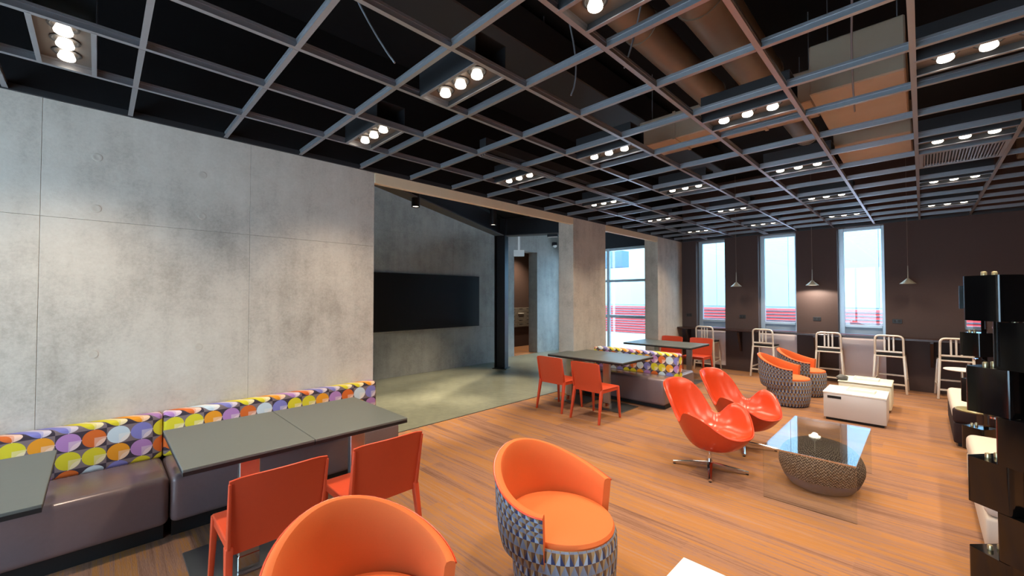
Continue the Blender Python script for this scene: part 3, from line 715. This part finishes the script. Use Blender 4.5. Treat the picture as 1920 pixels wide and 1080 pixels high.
# ------------------------------------------------------------------ winged swivel chairs (local +X is forward)
def make_swivel(label, loc, rz):
    th = thing('swivel_chair', label, 'armchair', loc, rz, 'orange winged swivel chairs')
    NA, NR = 96, 14
    TB = [(0, .385, .40, 0), (20, .38, .405, 0), (36, .372, .44, 0), (50, .372, .51, 0), (64, .378, .575, 0), (78, .38, .61, 0), (92, .362, .605, 0), (100, .325, .54, .005), (108, .285, .42, .015), (115, .285, .47, .03), (124, .308, .63, .07), (136, .33, .745, .10), (150, .338, .80, .118), (166, .338, .815, .122), (180, .338, .818, .123)]
    def edge0(deg):
        d = abs((deg + 180) % 360 - 180)
        for p, q in zip(TB, TB[1:]):
            if d <= q[0]:
                f_ = (d - p[0]) / (q[0] - p[0]); f_ = f_ * f_ * (3 - 2 * f_) * .5 + f_ * .5
                return tuple(a + (b - a) * f_ for a, b in zip(p[1:], q[1:]))
    def edge(deg):
        q = [edge0(deg + o) for o in (-9, -6, -3, 0, 3, 6, 9)]
        return tuple(sum(v) / 7 for v in zip(*q))
    def pos(deg, R, s, z0, Z, pr, pz, lean):
        a = math.radians(deg); rr = R * s ** pr
        return (math.cos(a) * rr - lean * s ** 2.5, math.sin(a) * rr, z0 + (Z - z0) * s ** pz)
    bm = bmesh.new(); rings = []; rim = []
    for i in range(1, NR + 1):
        s = i / NR; rings.append([pos(360 * j / NA, edge(360 * j / NA)[0] + .006, s, .205, edge(360 * j / NA)[1] - .012, .62, 2.0, edge(360 * j / NA)[2]) for j in range(NA)])
    rim = [pos(360 * j / NA, edge(360 * j / NA)[0] - .010, 1, .205, edge(360 * j / NA)[1] + .006, 1, 1, edge(360 * j / NA)[2]) for j in range(NA)]
    rings.append(rim)
    for i in range(NR, 0, -1):
        s = i / NR; rings.append([pos(360 * j / NA, edge(360 * j / NA)[0] - .030, s, .355, edge(360 * j / NA)[1] - .006, .84, 3.2, edge(360 * j / NA)[2]) for j in range(NA)])
    ring_loft(bm, rings); obj('shell', bm, 'orange_leather', th, True)
    bm = bmesh.new(); pts = []
    for j in range(NA + 1):
        R, Z, q = edge(360 * (j % NA) / NA); pts.append(pos(360 * j / NA, R + .005, 1, .2, Z - .008, 1, 1, q))
    tube(bm, pts, .005, 6); obj('piping', bm, 'orange_leather', th, True)
    bm = bmesh.new(); lathe(bm, [(.06, .215), (.055, .205), (.026, .195), (.022, .16), (.020, .075), (.034, .055), (.034, .045)], 20); obj('pedestal', bm, 'chrome', th, True)
    for k in range(4):
        a = k * PI / 2 + .65; bm = bmesh.new(); c, s = math.cos(a), math.sin(a)
        def sec(d, w_, zt, zb): return [(c * d - s * w_, s * d + c * w_, zb), (c * d - s * w_, s * d + c * w_, zt - .006), (c * d, s * d, zt), (c * d + s * w_, s * d - c * w_, zt - .006), (c * d + s * w_, s * d - c * w_, zb)]
        ring_loft(bm, [sec(.0, .026, .078, .04), sec(.15, .020, .06, .03), (sec(.335, .014, .035, .012))]); lg = obj('star_leg', bm, 'chrome', th)
        bm = bmesh.new(); lathe(bm, [(.013, 0), (.013, .014)], 12); obj('foot_glide', bm, 'black_rubber', lg, False, (c * .322, s * .322, 0))
    return th
sw0 = make_swivel('orange winged swivel chair nearest the glass table front', (-1.51, 4.27, 0), -.30)
dup(sw0, (-1.47, 5.16, 0), -.32, 'orange winged swivel chair behind the other one')

# ------------------------------------------------------------------ glass table and knitted pouf
gt = thing('glass_table', 'clear glass waterfall table over a knitted pouf', 'table', (-.675, 4.625, 0)); gh = .43; gx, gy = .305, .625; gtk = .013
obj('top', box(-gx, gx, -gy, gy, gh - gtk, gh), 'table_glass', gt)
obj('side_panel', box(-gx, gx, -gy, -gy + gtk, 0, gh - gtk - .0005), 'table_glass', gt); obj('side_panel', box(-gx, gx, gy - gtk, gy, 0, gh - gtk - .0005), 'table_glass', gt)
obj('polished_edge', box(-gx, gx, -gy - .003, -gy, gh - gtk, gh - .001), 'chrome', gt)
pf = thing('knitted_pouf', 'round brown knitted pouf beneath the glass table', 'pouf', (-.675, 4.60, 0))
R = .315
bm = bmesh.new(); prof = [(.292, .105)] + [(R * math.cos(a) ** .72, .20 + .205 * math.sin(a)) for a in [i * PI / 2 / 14 - .42 for i in range(1, 17)] if a < PI / 2 - .02] + [(.02, .406)]
lathe(bm, prof, 48, 0, 0, .3); obj('knit_cover', bm, 'knit', pf, True)
bm = bmesh.new(); lathe(bm, [(.20, 0), (.235, .012), (.272, .06), (.292, .105)], 48); obj('felt_base', bm, 'felt_grey', pf, True)

# ------------------------------------------------------------------ white box tables
def box_table(label, loc, hx, hy, h, rnd, top, body, tray, slot=True):
    th = thing('box_table', label, 'table', loc, 0, 'low white box tables')
    obj('plinth', box(-hx + .03, hx - .03, -hy + .03, hy - .03, 0, .035), 'plinth_black', th)
    obj('body', box(-hx + .006, hx - .006, -hy + .006, hy - .006, .035, h - .022, bev=.004 if not rnd else .02), body, th, True)
    obj('top', box(-hx, hx, -hy, hy, h - .022, h, bev=.003 if not rnd else .01, seg=3), top, th, True)
    if slot: obj('slot', box(-hx + .05, -hx + .20, -hy + .001, -hy + .012, h - .085, h - .05), 'black_rubber', th)
    return th
box_table('white box table with a black slot beside the far tub chairs', (-.675, 7.43, 0), .33, .30, .385, False, 'white_lacquer', 'white_body', True)
box_table('cream box table behind the slotted white one', (-.645, 8.42, 0), .31, .31, .40, True, 'cream_lacquer', 'cream_lacquer', True, False)
box_table('white low table cut off at the bottom edge of the photo', (-.53, 1.74, 0), .33, .33, .40, False, 'white_lacquer', 'white_body', False, False)
def tray(label, x, y, z, rz):
    th = thing('serving_tray', label, 'tray', (x, y, z), rz, 'white trays on the box tables')
    obj('tray_bottom', box(-.15, .15, -.10, .10, 0, .012), 'tray_white', th)
    for (a, b, c, d) in ((-.15, .15, -.10, -.09), (-.15, .15, .09, .10), (-.15, -.14, -.09, .09), (.14, .15, -.09, .09)): obj('rim', box(a, b, c, d, .012, .032), 'tray_white', th)
tray('white tray on the slotted white box table', -.62, 7.45, .385, -.05)
tray('pale tray on the cream box table', -.64, 8.46, .40, -.03)
bm = bmesh.new(); bmesh.ops.create_icosphere(bm, subdivisions=3, radius=.06)
for v in bm.verts:
    k_ = 1 + .18 * math.sin(v.co.x * 70) * math.cos(v.co.y * 55 + v.co.z * 40); v.co = Vector((v.co.x * 1.2 * k_, v.co.y * k_, max(v.co.z * .8 * k_, -.035)))
o = tag(obj('stone_ornament', bm, 'stone_grey', None, True, (-.90, 8.19, .435)), 'small grey stone ornament on the cream box table', 'ornament')

# ------------------------------------------------------------------ lounge benches and side tables on the right
def lounge(label, loc, hx, hy, end):
    th = thing('lounge_bench', label, 'sofa', loc, 0, 'beige lounge benches')
    obj('plinth', box(-hx + .04, hx - .04, -hy + .04, hy - .04, 0, .04), 'plinth_black', th)
    obj('base', box(-hx + .005, hx, -hy, hy, .04, .27, bev=.02, seg=3), 'sofa_dark' if end else 'sofa_beige', th, True)
    obj('cushion', box(-hx, hx, -hy + (.10 if end else 0), hy, .272, .44, bev=.05, seg=4), 'sofa_beige', th, True)
    if end: obj('end_bolster', box(-hx, hx, -hy - .01, -hy + .10, .272, .43, bev=.03, seg=3), 'sofa_dark', th, True)
lounge('beige lounge bench with dark brown end beyond the side table', (.62, 7.62, 0), .40, .76, True)
lounge('beige lounge bench directly behind the tall black panel tower', (.68, 4.86, 0), .42, .80, False)
th = thing('round_side_table', 'small olive topped side table at the dark bench end', 'table', (.40, 6.62, 0))
bm = bmesh.new(); lathe(bm, [(.165, 0), (.17, .004), (.17, .012), (.165, .016)], 32); obj('top', bm, 'olive_top', th, True, (0, 0, .47))
bm = bmesh.new(); tube(bm, [(.12, 0, .01), (.12, 0, .47)], .009, 8); obj('post', bm, 'black_steel', th, True)
bm = bmesh.new(); lathe(bm, [(.12, 0), (.12, .01)], 28, .03); obj('foot', bm, 'black_steel', th)
th = thing('round_side_table', 'glossy white round side table near the last counter stool', 'table', (.40, 9.05, 0))
bm = bmesh.new(); lathe(bm, [(.19, 0), (.20, .006), (.20, .014), (.195, .02)], 36); obj('top', bm, 'white_lacquer', th, True, (0, 0, .60))
bm = bmesh.new(); tube(bm, [(0, 0, .01), (0, 0, .60)], .018, 10); obj('post', bm, 'brushed_steel', th, True)
bm = bmesh.new(); lathe(bm, [(.16, 0), (.16, .008), (.02, .014)], 32); obj('foot', bm, 'brushed_steel', th, True)

# ------------------------------------------------------------------ black panel towers
def rsq(hw, r, n=5):
    pts = []
    for cx, cy, a0 in ((hw - r, hw - r, 0), (-hw + r, hw - r, PI / 2), (-hw + r, -hw + r, PI), (hw - r, -hw + r, 1.5 * PI)):
        for i in range(n + 1): a = a0 + i / n * PI / 2; pts.append((cx + r * math.cos(a), cy + r * math.sin(a)))
    return pts
def tower(label, loc, s, rots, zt, twin=None):
    th = thing('panel_tower', label, 'display stand', loc, 0, 'black panel towers')
    for c, (ox, oy) in enumerate([(0, 0)] + ([twin] if twin else [])):
        px, py = ox + .052 * s, oy + .045 * s
        obj('pole', box(px - .017, px + .017, py - .017, py + .017, .012, zt - .03), 'gloss_black', th)
        obj('foot_plate', box(px - .06, px + .06, py - .06, py + .06, 0, .012), 'gloss_black', th)
        for i, rz in enumerate(rots):
            ztop = zt - (i + .5 * c) * .535 * s; zb = max(ztop - .265 * s, .013)
            bm = bmesh.new(); pts = rsq(.105 * s, .022); ring_loft(bm, [[(x, y, z) for x, y in pts] for z in (zb, ztop)])
            p = obj('black_box', bm, 'gloss_black', th, True, (ox, oy, 0), (0, 0, rz))
            for dx in (-.03, .03):
                bm = bmesh.new(); lathe(bm, [(.013 * s, ztop), (.013 * s, ztop + .022), (.010 * s, ztop + .026)], 14, dx * s, .05 * s); obj('peg', bm, 'brass_peg', p, True)
            if c == 0 and i < len(rots) - 1:
                zc = zb - .265 * s
                obj('clear_panel', box(-.10 * s, .05 * s, -.062 * s, -.058 * s, zc + .012, zb - .004), 'acrylic', th, False, None, (0, 0, rz + .1))
                bm = bmesh.new(); tube(bm, arc([(-.05 * s, -.07 * s, zb - .03 * s), (-.0 * s, -.085 * s, zb - .06 * s), (-.0 * s, -.085 * s, zc + .04 * s)], .015), .004, 6); obj('hook_rod', bm, 'black_steel', th, True, None, (0, 0, rz + .1))
                bm = bmesh.new(); lathe(bm, [(.022 * s, zb - .05 * s), (.022 * s, zb - .038 * s)], 16, .05 * s, .06 * s); obj('cap', bm, 'chrome', th, True, None, (0, 0, rz))
    return th
tower('tall black box tower at the right edge of the photo', (.315, 3.70, 0), 1.0, (.72, .95, .88, .8), 1.815, (.105, -.09))
tower('farther black box tower between the two beige benches', (.375, 6.10, 0), .86, (.6, .85, .7, .9), 1.80)
